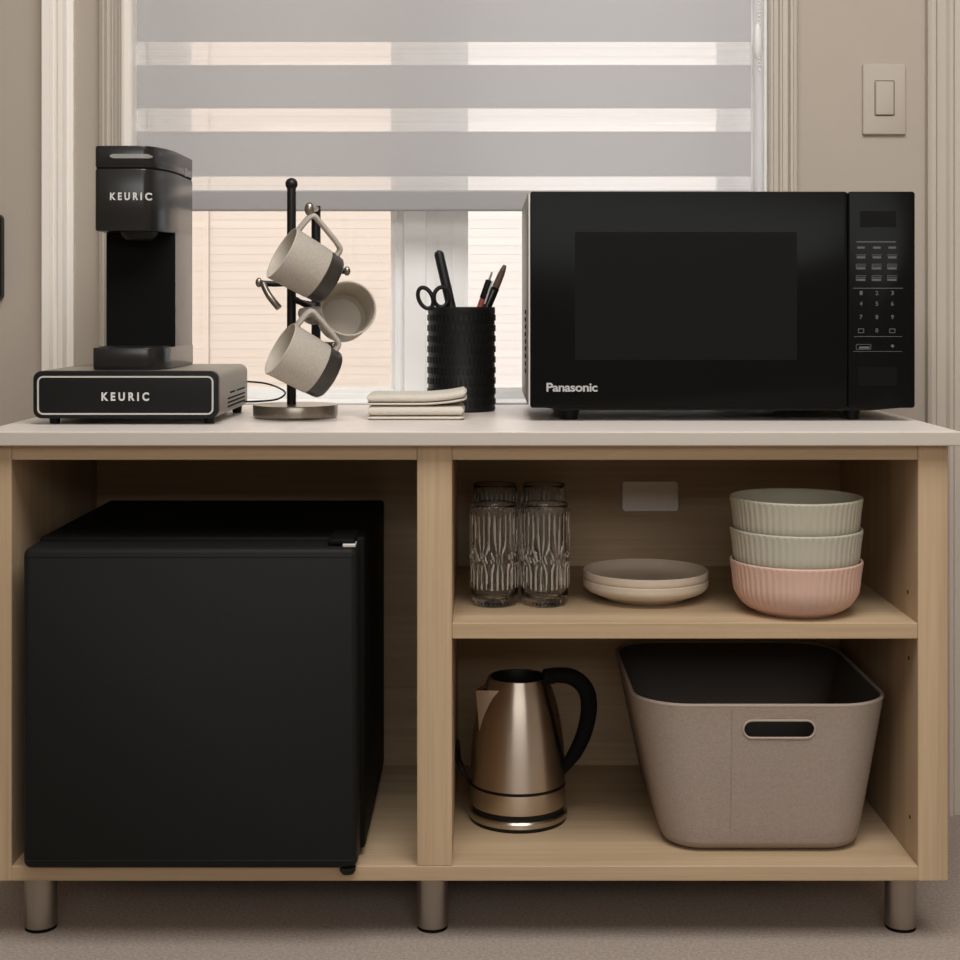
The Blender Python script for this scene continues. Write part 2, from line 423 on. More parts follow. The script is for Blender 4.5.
# ---------------------------------------------------------------- zebra blind
BY = 0.53
bl = thing('zebra_blind', 'grey and sheer striped zebra roller blind half lowered over the window', 'blind', (0, BY, OZ1-.06))
bx0, bx1 = OX0 + .003, X(751, BY)
edges = [(190.5, 211), (131.5, 176.5), (65, 108.5), (-2, 42)]
k = 1
while Z(-2 - 66.5*k, BY) < OZ1 - .10:
    edges.append((-2 - 66.5*k, 42 - 66.5*k)); k += 1
def sheet(z0, z1, y):
    b = BM()
    n = 24; rows = []
    for zz in (z0, z1):
        rows.append([b.verts.new((bx0 + (bx1-bx0)*i/n, y + .0006*math.sin(i*.9), zz)) for i in range(n+1)])
    for i in range(n): b.faces.new((rows[0][i], rows[0][i+1], rows[1][i+1], rows[1][i]))
    return b
prev_top = None
for i, (va, vb) in enumerate(edges):
    zt, zb = Z(va, BY), min(Z(vb, BY), OZ1-.07); zt = min(zt, OZ1-.07)
    if i == 0:
        b = BM(); box(b, bx0, bx1, BY-.006, BY+.006, zb, zt, .003); mesh('bottom_rail', b, M['blind'], bl, smooth=False)
    elif zt > zb: mesh('opaque_band', sheet(zb, zt, BY), M['blind'], bl)
    if prev_top is not None and zb > prev_top: mesh('sheer_band', sheet(prev_top, zb, BY), M['sheer'], bl)
    prev_top = zt
bm = BM(); box(bm, bx0, bx1, BY-.025, BY+.04, OZ1-.07, OZ1-.006, .006); mesh('head_rail', bm, M['white_plastic'], bl)
bm = BM()
cx, cy = X(758.5, BY-.012), BY-.012
z = Z(70, cy)
while z < OZ1-.07:
    bmesh.ops.create_icosphere(bm, subdivisions=1, radius=.0022, matrix=Matrix.Translation((cx + .0015, cy, z))); z += .0062
bead = mesh('bead_chain', bm, M['white_plastic'], bl)
bm = BM(); ball(bm, (X(757.5, cy), cy, Z(41, cy)), .0085, .8, .6, 3.4); mesh('chain_weight', bm, M['white_plastic'], bl)

# light switch
sw = thing('light_switch', 'beige rocker light switch plate on the wall right of the window', 'light switch', (X(883.5, WY), WY, Z(135, WY)))
bm = BM(); rplate(bm, X(862, WY), X(905, WY), Z(135, WY), Z(64.5, WY), WY-.006, WY-.0002, .003, edge=.002); mesh('cover_plate', bm, M['switch'], sw)
bm = BM(); rframe(bm, X(873.5, WY), X(893.5, WY), Z(116.5, WY), Z(81, WY), WY-.0064, WY-.005, .002, .0011); lab(mesh('gap', bm, plain('switch_gap', rgb(95, 84, 72), .8), sw), 'dark gap around the rocker')
bm = BM(); rplate(bm, X(874.6, WY), X(892.4, WY), Z(115.4, WY), Z(82.1, WY), WY-.009, WY-.005, .0015, edge=.001); mesh('rocker', bm, M['switch'], sw)
# black item cut by the left edge of the photo
bm = BM(); rplate(bm, X(-55, WY), X(4.5, WY), Z(301, WY), Z(214, WY), WY-.02, WY-.0002, .010, edge=.003)
tag(mesh('wall_panel', bm, M['black_gloss'], None, (X(-25, WY), WY, Z(301, WY))), 'black rounded panel on the wall at the far left edge', 'wall panel')

# ================================================================ cabinet and countertop
CT = 0.653; CB = Z(446, -.02)                 # countertop top and underside
FL = Z(866, 0); FB = Z(881, 0); DEP = 0.417
xl0, xl1 = X(-18, 0), X(11.5, 0); xd0, xd1 = X(417, 0), X(452, 0); xr0, xr1 = X(918, 0), X(948, 0)
SH1, SH0 = Z(623, 0), Z(639, 0); TR = Z(460, 0)
cab = thing('open_cabinet', 'light oak open storage cabinet with a divider, a shelf and metal legs', 'cabinet', ((xl0+xr1)/2, .2, 0))
def wpart(name, m, *a, bev=.0008):
    b = BM(); box(b, *a, bev, 1); return mesh(name, b, M[m], cab, smooth=False)
e = .0003
wpart('side_panel', 'wood_z', xl0, xl1, 0, DEP+.012, FB, CB-e)
wpart('side_panel', 'wood_z', xr0, xr1, 0, DEP+.012, FB, CB-e)
wpart('divider', 'wood_z', xd0, xd1, 0, DEP, FL, CB-e)
wpart('bottom_panel', 'wood_x', xl1, xr0, 0, DEP, FB, FL)
wpart('top_rail', 'wood_x', xl1, xd0, 0.001, DEP, TR, CB-e)
wpart('top_rail', 'wood_x', xd1, xr0, 0.001, DEP, TR, CB-e)
wpart('shelf', 'wood_x', xd1, xr0, 0.001, DEP, SH0, SH1)
wpart('back_panel', 'wood_x', xl1, xr0, DEP, DEP+.012, FB, CB-e)
for (u0, u1) in ((25, 57), (417, 448), (885, 916)):
    b = BM(); yy = .058; r = (u1-u0)/2*(yy+CD)/F; cx = X((u0+u1)/2, yy)
    lathe(b, [(0, 0), (r*.97, 0), (r*.97, .004), (r, .0045), (r, FB-.002), (r*.9, FB-.0005), (0, FB-.0005)], cx, yy+.0, 40, mats=[1, 1, 1, 0, 0, 0])
    mesh('leg', b, [M['steel'], M['matte']], cab)
for (u, v) in ((908, 592), (909, 658), (910, 817)):
    dist = xr0 * F / (u - U0); yy = dist - CD; zz = CZ - (v - V0) * dist / F
    b = BM(); bmesh.ops.create_cone(b, cap_ends=True, segments=16, radius1=.0026, radius2=.0026, depth=.0008,
                                    matrix=Matrix.Translation((xr0 - .0001, yy, zz)) @ Matrix.Rotation(PI/2, 4, 'Y'))
    lab(mesh('pin_hole', b, M['hole'], cab), 'dark shelf pin hole')

bm = BM(); box(bm, X(-24, -.02), X(962, -.02), -.02, WY-.003, CB, CT, .0015, 2)
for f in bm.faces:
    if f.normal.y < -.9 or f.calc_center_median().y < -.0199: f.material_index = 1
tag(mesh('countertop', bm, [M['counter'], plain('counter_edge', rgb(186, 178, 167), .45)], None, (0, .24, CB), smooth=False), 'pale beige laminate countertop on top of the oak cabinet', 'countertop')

# white plate on the cabinet back
cp = thing('cover_plate', 'small white rounded rectangular plate on the back of the upper compartment', 'cover plate', (X(650, DEP), DEP, Z(511, DEP)))
py = DEP
bm = BM(); rplate(bm, X(622, py), X(678, py), Z(511, py), Z(481, py), py-.007, py-.0002, .005, edge=.002); mesh('plate', bm, M['cover_edge'], cp)
bm = BM(); rplate(bm, X(625, py), X(675.3, py), Z(508.5, py), Z(483.5, py), py-.0078, py-.006, .003, edge=.0006); mesh('cover', bm, M['cover'], cp)

# ================================================================ mini fridge
fy = -.022; fd = fy + CD
fx0, fx1 = X(22, fy), X(357, fy); fzt, fzb = Z(547.8, fy), Z(870, fy)
fr = thing('mini_fridge', 'black compact fridge in the left cabinet compartment', 'fridge', ((fx0+fx1)/2, .2, FL))
bx0_, bx1_, bzt = -.574, X(384, .395), .5135
bm = BM(); box(bm, bx0_, bx1_, .032, .395, FL+.010, bzt, .004, 3); mesh('body', bm, M['fridge_body'], fr)
bm = BM()
# door: slightly bowed front
cx, cz = (fx0+fx1)/2, (fzt+fzb)/2; w, h = fx1-fx0, fzt-fzb
rings = []
for dy, ins in ((.05, 0), (.012, 0), (.006, .0008), (.002, .003), (0, .0065)):
    rings.append([(px, fy+dy, pz) for px, pz in rrect(w-2*ins, h-2*ins, .010-ins*.8, 5, cx, cz)])
loft(bm, rings); door = mesh('door', bm, M['fridge'], fr)
bm = BM(); box(bm, fx0+.008, fx1-.008, fy+.050, .032, fzb+.008, fzt-.008); mesh('gasket', bm, M['matte'], fr, smooth=False)
bm = BM(); box(bm, fx0+.004, fx1-.004, fy-.0006, fy+.004, Z(861.2, fy), Z(860, fy), .0002, 1); mesh('trim_line', bm, M['black'], door, smooth=False)
bm = BM(); box(bm, fx0+.006, fx1-.006, fy-.0006, fy+.004, Z(557.2, fy), Z(556.2, fy), .0002, 1); mesh('trim_line', bm, M['black'], door, smooth=False)
bm = BM(); box(bm, X(330, .02), fx1-.004, fy+.012, .075, fzt+.001, bzt+.004, .003, 2); hg = mesh('hinge_cover', bm, M['fridge_body'], fr)
bm = BM(); box(bm, X(342, fy), X(355, fy), fy+.006, fy+.03, fzt-.0003, fzt+.0035, .0006, 1); lab(mesh('hinge_plate', bm, M['silver'], fr, smooth=False), 'silver hinge plate on the door top')
bm = BM(); lathe(bm, [(0, Z(876, fy)), (.008, Z(876, fy)), (.0102, Z(873, fy)), (.0102, fzb+.001), (0, fzb+.001)], X(347, fy), fy+.0105, 24); lab(mesh('hinge_pin', bm, M['black'], fr), 'lower hinge cap below the door')
for xx in (bx0_+.03, bx1_-.03):
    for yy in (.06, .36):
        bm = BM(); lathe(bm, [(0, FL+.0002), (.014, FL+.0002), (.012, FL+.0115), (0, FL+.0115)], xx, yy, 20); mesh('foot', bm, M['black'], fr)

# ================================================================ microwave
my = .15
mx0, mx1, mzt, mzb = X(530, my), X(915, my), Z(191.5, my), Z(408, my)
mw = thing('microwave_oven', 'black countertop microwave oven standing in front of the window', 'microwave', ((mx0+mx1)/2, .3, CT))
bm = BM(); box(bm, mx0-.0035, mx1-.002, my+.022, .455, mzb+.003, mzt-.001, .003, 2); body = mesh('body', bm, M['mw_body'], mw)
# stepped underside pan
bm = BM()
u_ = [(mx0+.004, mzb+.004), (mx0+.025, mzb-.001), (mx0+.045, mzb-.004), (mx1-.055, mzb-.004), (mx1-.02, mzb-.001), (mx1-.006, mzb+.004)]
loft(bm, [[(a, yy, b) for a, b in u_] for yy in (my+.012, .44)]); mesh('bottom_pan', bm, M['black'], mw, smooth=False)
xs = X(848, my)
bm = BM(); rplate(bm, mx0, xs-.0006, mzb, mzt, my, my+.022, .004, edge=.0015); mdoor = mesh('door', bm, M['mw_front'], mw)
bm = BM(); rplate(bm, X(575, my), X(797, my), Z(360, my), Z(232, my), my-.0004, my+.003, .002); lab(mesh('viewing_window', bm, M['mw_win'], mdoor, smooth=False), 'dark grey viewing window')
bm = BM(); box(bm, mx0-.0018, mx0+.0008, my+.001, my+.004, mzb+.004, mzt-.003); lab(mesh('edge_trim', bm, M['silver'], mdoor, smooth=False), 'thin silver strip on the left door edge')
b = text_front('Panasonic', X(572, my), my-.0002, Z(387.3, my), 51*(my+CD)/F, 8.8*(my+CD)/F, bold=.0004, spacing=.94); lab(mesh('logo', b, M['logo_grey'], mdoor, smooth=False), 'white brand lettering')
bm = BM(); rplate(bm, xs+.0006, mx1, mzb, mzt, my, my+.022, .004, edge=.0015); pan = mesh('control_panel', bm, M['mw_front'], mw)
bm = BM(); rplate(bm, X(860, my), X(896, my), Z(227, my), Z(211, my), my-.0004, my+.003, .001); lab(mesh('display', bm, M['mw_win'], pan, smooth=False), 'unlit display')
bm = BM(); rplate(bm, X(858, my), X(897, my), Z(386, my), Z(367, my), my-.0004, my+.003, .001); lab(mesh('door_button', bm, M['matte'], pan, smooth=False), 'matt door release button')
bm = BM()
def bar(b, u0, u1, v0, v1, t=.0003): box(b, X(u0, my), X(u1, my), my-t, my+.001, Z(v1, my), Z(v0, my))
for q in ((856.5, 896, 241.3, 242.4), (853, 903, 287.9, 288.5), (854, 902, 336.3, 336.8), (853, 902, 351.2, 351.6)):
    bm = BM(); bar(bm, *q); mesh('printed_line', bm, M['keyprint'], pan, smooth=False)
cols = (861, 876.8, 892.3)
for r_, vv in enumerate((247.6, 256.5, 267.5, 279.0)):
    for c_, uu in enumerate(cols):
        bm = BM(); hw = 3.8 if r_ == 0 else 5.0
        if r_ == 0: bar(bm, uu-hw, uu+hw, vv-1.0, vv+1.0)
        else:
            bar(bm, uu-hw, uu+hw, vv-1.9, vv-1.3); bar(bm, uu-hw*.85, uu+hw*.85, vv-.2, vv+1.9)
            if r_ > 1: bar(bm, uu-hw, uu-hw+.5, vv-3.5, vv+1.9); bar(bm, uu-hw, uu+hw, vv-3.6, vv-3.1)
        mesh('button', bm, M['keyprint'], pan, smooth=False)
for i, ch in enumerate('1234567890'):
    vv = (293, 303.7, 317, 330.5)[i // 3] if i < 9 else 330.5
    uu = cols[i % 3] if i < 9 else cols[1]
    mesh('button', text_front(ch, X(uu, my), my-.0002, Z(vv, my), .0038, .0058, bold=.0003), M['keyprint'], pan, smooth=False)
for uu in (cols[0], cols[2]):
    bm = BM(); rframe(bm, X(uu-3, my), X(uu+3, my), Z(333, my), Z(328.5, my), my-.0003, my+.0005, .001, .0009); mesh('button', bm, M['keyprint'], pan, smooth=False)
bm = BM(); rframe(bm, X(856, my), X(871, my), Z(349.6, my), Z(344.2, my), my-.0003, my+.0005, .001, .0006); bar(bm, 859, 869.5, 346.5, 348.6)
mesh('button', bm, M['keyprint'], pan, smooth=False)
bm = BM(); lathe(bm, [(0, 0), (.0022, 0), (.0022, .0006), (0, .0006)], 0, 0, 16)
for v in bm.verts: v.co = Vector((v.co.x + X(892.5, my), my - .0003 + v.co.z, v.co.y + Z(346, my)))
mesh('button', bm, M['keyprint'], pan, smooth=False)
for (uu, w_) in ((569, .012), (851.5, .0095)):
    for yy in (.19, .42):
        bm = BM(); lathe(bm, [(0, CT+.0002), (w_*1.0, CT+.0002), (w_*1.05, CT+.006), (w_*1.35, mzb-.002), (0, mzb-.002)], X(uu, .19), yy, 28)
        mesh('foot', bm, M['black'], mw)
bm = BM()
for i in range(9):
    for j in range(3):
        zz = Z(312, .25) - i * .0105; yy = .22 + j * .018 + (i % 2) * .008
        box(bm, mx0-.0041, mx0+.002, yy, yy+.010, zz-.0032, zz+.0032, .0005, 1)
lab(mesh('vent', bm, M['matte'], body, smooth=False), 'black vent slots in the left side')

# ================================================================ coffee maker and its pod drawer
dy0 = .09
dx0, dx1 = X(33, dy0), X(218, dy0); dzt, dzb = Z(371, dy0), Z(418.5, dy0)
dr = thing('pod_drawer', 'low black coffee pod drawer with silver outline on the countertop', 'coffee pod drawer', ((dx0+dx1)/2, .2, CT))
def prism_y(b, x0, x1, z0, z1, y0, y1, r, n=6):
    rplate(b, x0, x1, z0, z1, y0, y1, r, n, edge=.0012)
bm = BM(); prism_y(bm, dx0, dx1, dzb, dzt, dy0+.012, .335, .011); dbody = mesh('housing', bm, M['taupe'], dr)
bm = BM(); prism_y(bm, dx0, dx1, dzb, dzt, dy0, dy0+.0115, .011); dfront = mesh('drawer_front', bm, M['black'], dr)
t_ = 5.0*(dy0+CD)/F
bm = BM(); rframe(bm, dx0+t_*.85, dx1-t_*.9, dzb+t_*.75, dzt-t_, dy0-.0007, dy0+.002, .008, .0022); lab(mesh('outline', bm, M['silver'], dfront), 'silver rounded outline')
b = text_front('KEURIC', X(125.3, dy0), dy0-.0002, Z(396.6, dy0), 47.5*(dy0+CD)/F, 8.6*(dy0+CD)/F, bold=.0007, spacing=1.6); lab(mesh('logo', b, M['lettering'], dfront, smooth=False), 'white lettering')
for (xx, yy) in ((dx0+.022, dy0+.025), (dx1-.016, dy0+.025), (dx0+.022, .30), (dx1-.012, .315)):
    bm = BM(); lathe(bm, [(0, CT+.0002), (.0065, CT+.0002), (.0075, dzb+.001), (0, dzb+.001)], xx, yy, 20); mesh('foot', bm, M['black'], dr)
bm = BM()
for i, (za, ya, yb) in enumerate(((.672, .165, .31), (.6775, .165, .31), (.683, .165, .31), (.6905, .185, .225), (.6905, .24, .31))):
    box(bm, dx1-.001, dx1+.0006, ya, yb, za-.0012, za+.0012, .0004, 1)
lab(mesh('vent', bm, M['matte'], dbody, smooth=False), 'black vent slots in the right side')

cm = thing('coffee_maker', 'slim black single serve coffee maker standing on the pod drawer', 'coffee maker', (-.476, .2, dzt))
def dshape(x0, x1, y0, y1, rf, rb, n=8, rl=.007, ry=1.0):
    """plan outline with rounded front corners (front = y0)"""
    pts = []
    for (cx, cy, r, a0) in ((x1-rb, y1-rb, rb, 0), (x0+rb, y1-rb, rb, PI/2), (x0+min(rl, rf), y0+min(rl, rf), min(rl, rf), PI), (x1-rf, y0+rf*ry, rf, 3*PI/2)):
        for k in range(n+1):
            a = a0 + PI/2*k/n; f = ry if a0 > 3.2 else 1; pts.append((cx + r*math.cos(a), cy + r*f*math.sin(a)))
    return pts
def dprism(b, x0, x1, y0, y1, z0, z1, rf, rb, ed=.002, n=8, ry=1.0):
    rings = []
    for z, i in ((z0, ed), (z0+ed*.3, ed*.3), (z0+ed, 0), (z1-ed, 0), (z1-ed*.3, ed*.3), (z1, ed)):
        rings.append([(px, py, z) for px, py in dshape(x0+i, x1-i, y0+i, y1-i, rf-i, rb-i, n, ry=ry)])
    loft(b, rings)
kx0, kx1, ky0, ky1 = -.5235, -.4295, .11, .31
hz0, hz1, hzt = Z(231, ky0), Z(168, ky0), Z(145.5, ky0)
bm = BM(); dprism(bm, kx0, kx1, ky0, ky1, hz0, hz1-.0008, .032, .010, n=14, ry=3.2); head = mesh('brew_head', bm, M['satin'], cm)
bm = BM(); dprism(bm, kx0, kx1, ky0, ky1, hz1+.0008, hzt, .032, .010, n=14, ry=3.2); lid = mesh('lid', bm, M['satin'], cm)
bm = BM(); dprism(bm, kx0+.0012, kx1-.0012, ky0+.0012, ky1-.0012, hz1-.003, hz1+.003, .031, .009, n=14, ry=3.2); lab(mesh('seam', bm, M['matte'], cm), 'dark seam under the lid')
def conform(b):
    # lay flat front pieces onto the rounded front of the brew head
    xc = kx1 - .032
    for v in b.verts:
        if v.co.x > xc: v.co.y += .032 * 3.2 * (1 - math.sqrt(max(0, 1 - ((v.co.x - xc) / .032) ** 2)))
    return b
bm = BM(); nn_ = 24; za_, zb_ = Z(158.3, ky0), Z(154, ky0); xa_, xb_ = X(110, ky0), X(151, ky0); rings = []
for i in range(nn_ + 1):
    t = i / nn_; hh_ = (zb_ - za_) / 2 * min(1, .35 + 9 * min(t, 1 - t)); x = xa_ + (xb_ - xa_) * t; zc_ = (za_ + zb_) / 2
    rings.append([(x, ky0-.0012, zc_-hh_), (x, ky0+.003, zc_-hh_), (x, ky0+.003, zc_+hh_), (x, ky0-.0012, zc_+hh_)])
loft(bm, rings); lab(mesh('handle_strip', conform(bm), M['greybar'], lid), 'grey strip on the lid front')
bm = BM(); box(bm, kx1-.001, kx1+.0007, .247, .262, Z(166, .2)-.010, Z(166, .2)+.002, .0006, 1); lab(mesh('emblem', bm, M['greybar'], lid, smooth=False), 'small emblem on the lid side')
b = text_front('KEURIC', X(130.3, ky0), ky0-.0002, Z(196.3, ky0), 40.5*(ky0+CD)/F, 7.8*(ky0+CD)/F, bold=.0007, spacing=1.6); lab(mesh('logo', conform(b), M['lettering'], head, smooth=False), 'white lettering')
cy0 = .180; bzt_ = Z(347.5, ky0)
bm = BM(); dprism(bm, X(106, cy0), kx1, cy0+.0, ky1, bzt_-.002, hz0+.002, .002, .010, ed=.001); col = mesh('column', bm, M['satin'], cm)
bm = BM(); box(bm, X(106, cy0)+.001, kx1-.0005, cy0-.0008, cy0+.003, bzt_, hz0, .0006, 1); mesh('front_panel', bm, M['matte'], col, smooth=False)
bm = BM(); dprism(bm, X(92, ky0-.004), kx1+.001, ky0-.004, ky1, dzt+.0003, bzt_, .030, .010, ry=1.6); base = mesh('base', bm, M['satin'], cm)
bm = BM(); dprism(bm, X(97, ky0), kx1-.006, ky0+.004, cy0-.004, bzt_-.001, bzt_+.001, .020, .002, ed=.0005); mesh('drip_tray', bm, M['black'], base)
bm = BM(); lathe(bm, [(0, hz0-.010), (.018, hz0-.010), (.024, hz0-.004), (.026, hz0+.002), (0, hz0+.002)], X(140, .155), .152, 32); mesh('nozzle', bm, M['black'], head)
pts = smooth_pts([P(222, 381, .34), P(246, 381.5, .35), P(266, 383.5, .34), P(281, 389, .30), P(285, 394, .27), P(276, 399.5, .26), P(255, 401.5, .27), P(238, 401.5, .345), P(215, 401, .36)], 8)
for p in pts: p.z = max(p.z, CT + .0017)
bm = BM(); tube(bm, pts, .0014, 8); mesh('power_cord', bm, M['black'], cm)

# ================================================================ mug tree
ty = .222; tx = X(291.5, ty)
mt = thing('mug_tree', 'black metal mug tree with a round base left of the napkins', 'mug stand', (tx, ty, CT))
bm = BM(); bh = .0185; br = 42.3*(ty+CD)/F
lathe(bm, [(0, CT+.0002), (br*.95, CT+.0002), (br*.99, CT+.003), (br, CT+bh-.002), (br*.985, CT+bh), (0, CT+bh)], X(295.5, ty), ty, 72); mesh('base', bm, M['treebase'], mt)
bm = BM(); tz = Z(184, ty)
lathe(bm, [(0, CT+bh), (.0066, CT+bh), (.0064, tz-.006), (0, tz-.006)], tx, ty, 24); pole = mesh('pole', bm, M['tree'], mt)
bm = BM(); ball(bm, (tx, ty, tz), .0088); mesh('finial', bm, M['tree'], pole)
def arm(pts, r=.0042, knob=None, knob_r=.0062, m='tree'):
    b = BM(); tube(b, smooth_pts(pts, 6), r, 12); a = mesh('arm', b, M[m], mt)
    if knob is not None:
        b = BM(); ball(b, knob, knob_r, .8, .8, 1.1); mesh('knob', b, M['treebase'], a)
arm([P(260, 283, .215), P(275, 284, .22), P(291, 283, ty)], knob=P(259, 282.5, .215))
arm([P(263.5, 283.5, .216), P(265, 288, .212), P(270, 297, .205), P(279, 308, .20)], .0048, m='treebase')
arm([P(293, 276, ty), P(320, 272, .235), P(346, 271, .235)], knob=P(347, 271, .235))
sy = .295
bm = BM(); tube(bm, [P(316, 206, sy), P(316, 345, sy)], .0068, 16); mesh('side_post', bm, M['tree'], mt)
arm([P(293, 300, ty), P(304, 303, .26), P(316, 305, sy)])
arm([P(316, 209, sy), P(314, 209, .22), P(309.5, 210.5, .135)], .0045, knob=P(309.5, 209, .130), knob_r=.0086, m='treebase')
arm([P(316, 343, sy), P(325, 344.5, .22), P(331, 345, .165)], .0042, knob=P(333, 346, .160), knob_r=.0055)
arm([P(293, 298, ty), P(302, 303, .215), P(312, 308, .20)], knob=P(313, 309, .198), knob_r=.005)

# mug built once, opening along +z, handle along +x
def make_mug(label):
    t = thing('coffee_mug', label, 'mug', (0, 0, 0), 'stoneware mugs on the mug tree')
    b = BM(); Hh = .081
    prof = [(0, .001), (.026, .001), (.028, 0), (.0315, .001), (.0345, .004), (.0355, .009), (.0362, .0225), (.0368, .024), (.0388, Hh-.004), (.0390, Hh-.001), (.0382, Hh), (.0366, Hh-.001), (.0360, Hh-.005), (.0335, .012), (.028, .0055), (0, .005)]
    mt_ = [1, 1, 1, 1, 1, 1, 0, 0, 0, 2, 2, 2, 2, 2, 2]
    lathe(b, prof, 0, 0, 56, mats=mt_); mesh('body', b, [M['mug'], M['mug_dark'], M['mug_in']], t, local=True)
    b = BM()
    pts = smooth_pts([(.0365, 0, Hh-.004), (.046, 0, Hh-.005), (.0605, 0, Hh-.008), (.065, 0, Hh-.0125), (.0625, 0, Hh-.022), (.056, 0, .040), (.050, 0, .024), (.044, 0, .014), (.0345, 0, .0135)], 5)
    tube(b, pts, .0046, 12, flat=(1.6, .85), up=(0, 1, 0)); mesh('handle', b, M['mug'], t, local=True)
    return t
def place_mug(t, loc, opening, handle):
    z = Vector(opening).normalized(); x = Vector(handle); x = (x - z * x.dot(z)).normalized(); y = z.cross(x)
    R = Matrix((x, y, z)).transposed()
    t.location = loc; t.rotation_euler = R.to_euler()
def copy_thing(t, label):
    r = t.copy(); COL.objects.link(r); r['label'] = label
    for c in t.children:
        d = c.copy(); COL.objects.link(d); d.parent = r
    return r
mug = make_mug('topmost stoneware mug on the mug tree, opening to the left')
place_mug(mug, P(332, 282, .155), (-.80, -.33, .48), (.51, 0, .86))
mug2 = copy_thing(mug, 'middle stoneware mug on the tree, its round opening facing out')
mug3 = copy_thing(mug, 'lowest stoneware mug hanging just above the mug tree base')
place_mug(mug2, P(341, 319, .255), (.22, -.95, .19), (-.83, 0, -.1))
place_mug(mug3, P(330.5, 376.5, .150), (-.80, -.33, .48), (.51, 0, .86))

# ================================================================ folded cloths
def cloth(z0, z1, u0, u1, ya, yb, lift, curl, label, flip=False):
    x0, x1 = X(u0, ya), X(u1, ya); Hc = z1 - z0; n = 30
    t = thing('folded_cloth', label, 'napkin', ((x0+x1)/2, (ya+yb)/2, z0), 'folded cloths on the countertop')
    def zbase(s): return z0 + lift * max(0, s - .55) ** 1.6 * 2.2
    for L, (f0, f1) in enumerate(((0, .26), (.26, 1))):
        th = Hc * (f1 - f0)
        b = BM(); rings = []
        for i in range(n + 1):
            s = i / n; x = x0 + (x1 - x0) * s
            endt = min(1, math.sqrt(max(0, 1 - max(0, (s - .94) / .06) ** 2)) + .12) * min(1, .7 + math.sqrt(max(0, min(1, s / .03))) * .3)
            zc = zbase(s) + Hc * (f0 + f1) / 2 + curl * max(0, s - .8) ** 2 * 12 * (1 if L else .6)
            hh = th * .495 * endt
            ring = []
            for k in range(20):
                a = 2 * PI * k / 20
                ca, sa = math.cos(a), math.sin(a)
                yy = (ya + yb) / 2 + (yb - ya) / 2 * (abs(ca) ** .25) * (1 if ca > 0 else -1) * (1 - .01 * L)
                zz = zc + hh * (abs(sa) ** .55) * (1 if sa > 0 else -1)
                ring.append((x + .0008 * math.sin(k + L * 2), yy, zz))
            rings.append(ring)
        loft(b, rings)
        mesh('folded_layer', b, M['cloth'], t, ang=60)
    return t
cyf = .17
cloth(CT+.0003, CT+.0195, 368, 464, cyf, cyf+.105, 0.0, 0.0, 'lower folded cream cloth lying flat on the countertop')
cloth(CT+.0200, CT+.0355, 367, 466, cyf+.001, cyf+.104, .010, .003, 'upper folded cream cloth with a curled right end, stacked on another')

# ================================================================ pencil cup and what stands in it
py_ = .36; pcx = X(461.5, py_); pr = 34.2*(py_+CD)/F; pz1 = Z(307, py_-.05)
pc = thing('pencil_cup', 'black embossed pen holder between the folded cloths and the microwave', 'pen holder', (pcx, py_, CT))
bm = BM()
lathe(bm, [(0, CT+.0002), (pr-.003, CT+.0002), (pr-.0005, CT+.002), (pr-.0005, CT+.006), (pr-.0014, CT+.008), (pr-.0014, pz1-.010), (pr-.0008, pz1-.008), (pr-.0008, pz1-.001), (pr-.0015, pz1), (pr-.003, pz1), (pr-.0045, pz1-.002), (pr-.0045, CT+.005), (0, CT+.005)], pcx, py_, 80)
rows = 9; nb = 44
for r_ in range(rows):
    zz = CT + .014 + r_ * (pz1 - CT - .030) / (rows - 1)
    for j in range(nb):
        a = 2*PI*(j + .5*(r_ % 2))/nb
        vs = box(bm, pr-.0045, pr+.0001, -.0019, .0019, -.0045, .0045)
        bmesh.ops.transform(bm, verts=vs, matrix=Matrix.Translation((pcx, py_, zz)) @ Matrix.Rotation(a, 4, 'Z'))
mesh('cup_wall', bm, M['cup'], pc, ang=30)
ft = CT + .0055
def pen(name, label, cat, top, r, mats, foot, grp=None, parts=None, tip=None):
    d = (Vector(top) - Vector(foot)); L = d.length; d.normalize()
    t = thing(name, label, cat, foot, grp)
    def seg(s0, s1, r0, r1, nm, m, par=t, rnd=False):
        b = BM(); q = [(0, 0), (r0*.9, 0), (r0, .0008), (r1, L*(s1-s0) - (.0012 if not rnd else r1*.9)), (r1*.75, L*(s1-s0)-(.0002 if not rnd else r1*.35)), (0, L*(s1-s0))]
        lathe(b, q, 0, 0, 20)
        mtx = Matrix.Translation(Vector(foot) + d * L * s0) @ Vector((0, 0, 1)).rotation_difference(d).to_matrix().to_4x4()
        bmesh.ops.transform(b, verts=b.verts, matrix=mtx); return mesh(nm, b, m, par)
    return t, seg, d, L
top = P(438, 250, .355)
t, seg, d, L = pen('marker_pen', 'thick plain black pen leaning to the left in the pen holder', 'pen', top, .006, None, (pcx+.018, py_-.004, ft+.005))
seg(0, .55, .0068, .0068, 'barrel', M['cup']); seg(.55, 1, .0074, .0074, 'cap', M['cup'], rnd=True)
top = P(492, 272, .345)
t, seg, d, L = pen('ballpoint_pen', 'black and red ballpoint pen leaning right in the pen holder', 'pen', top, .004, None, (pcx-.022, py_-.022, ft+.004))
seg(0, .8, .0048, .0048, 'barrel', M['red']); seg(.8, .94, .0054, .0052, 'cap', M['black']); seg(.94, 1, .0018, .0016, 'clicker', M['greybar'])
bm = BM(); q0 = Vector(t.location) + d*L*.76 + Vector((.0052, -.0045, 0)); tube(bm, [q0, q0 + d*L*.17], .0013, 8); mesh('clip', bm, M['silver'], t)
top = P(505, 265, .352)
t, seg, d, L = pen('ballpoint_pen', 'dark pen with brown tip, rightmost in the pen holder', 'pen', top, .005, None, (pcx-.022, py_+.018, ft+.004))
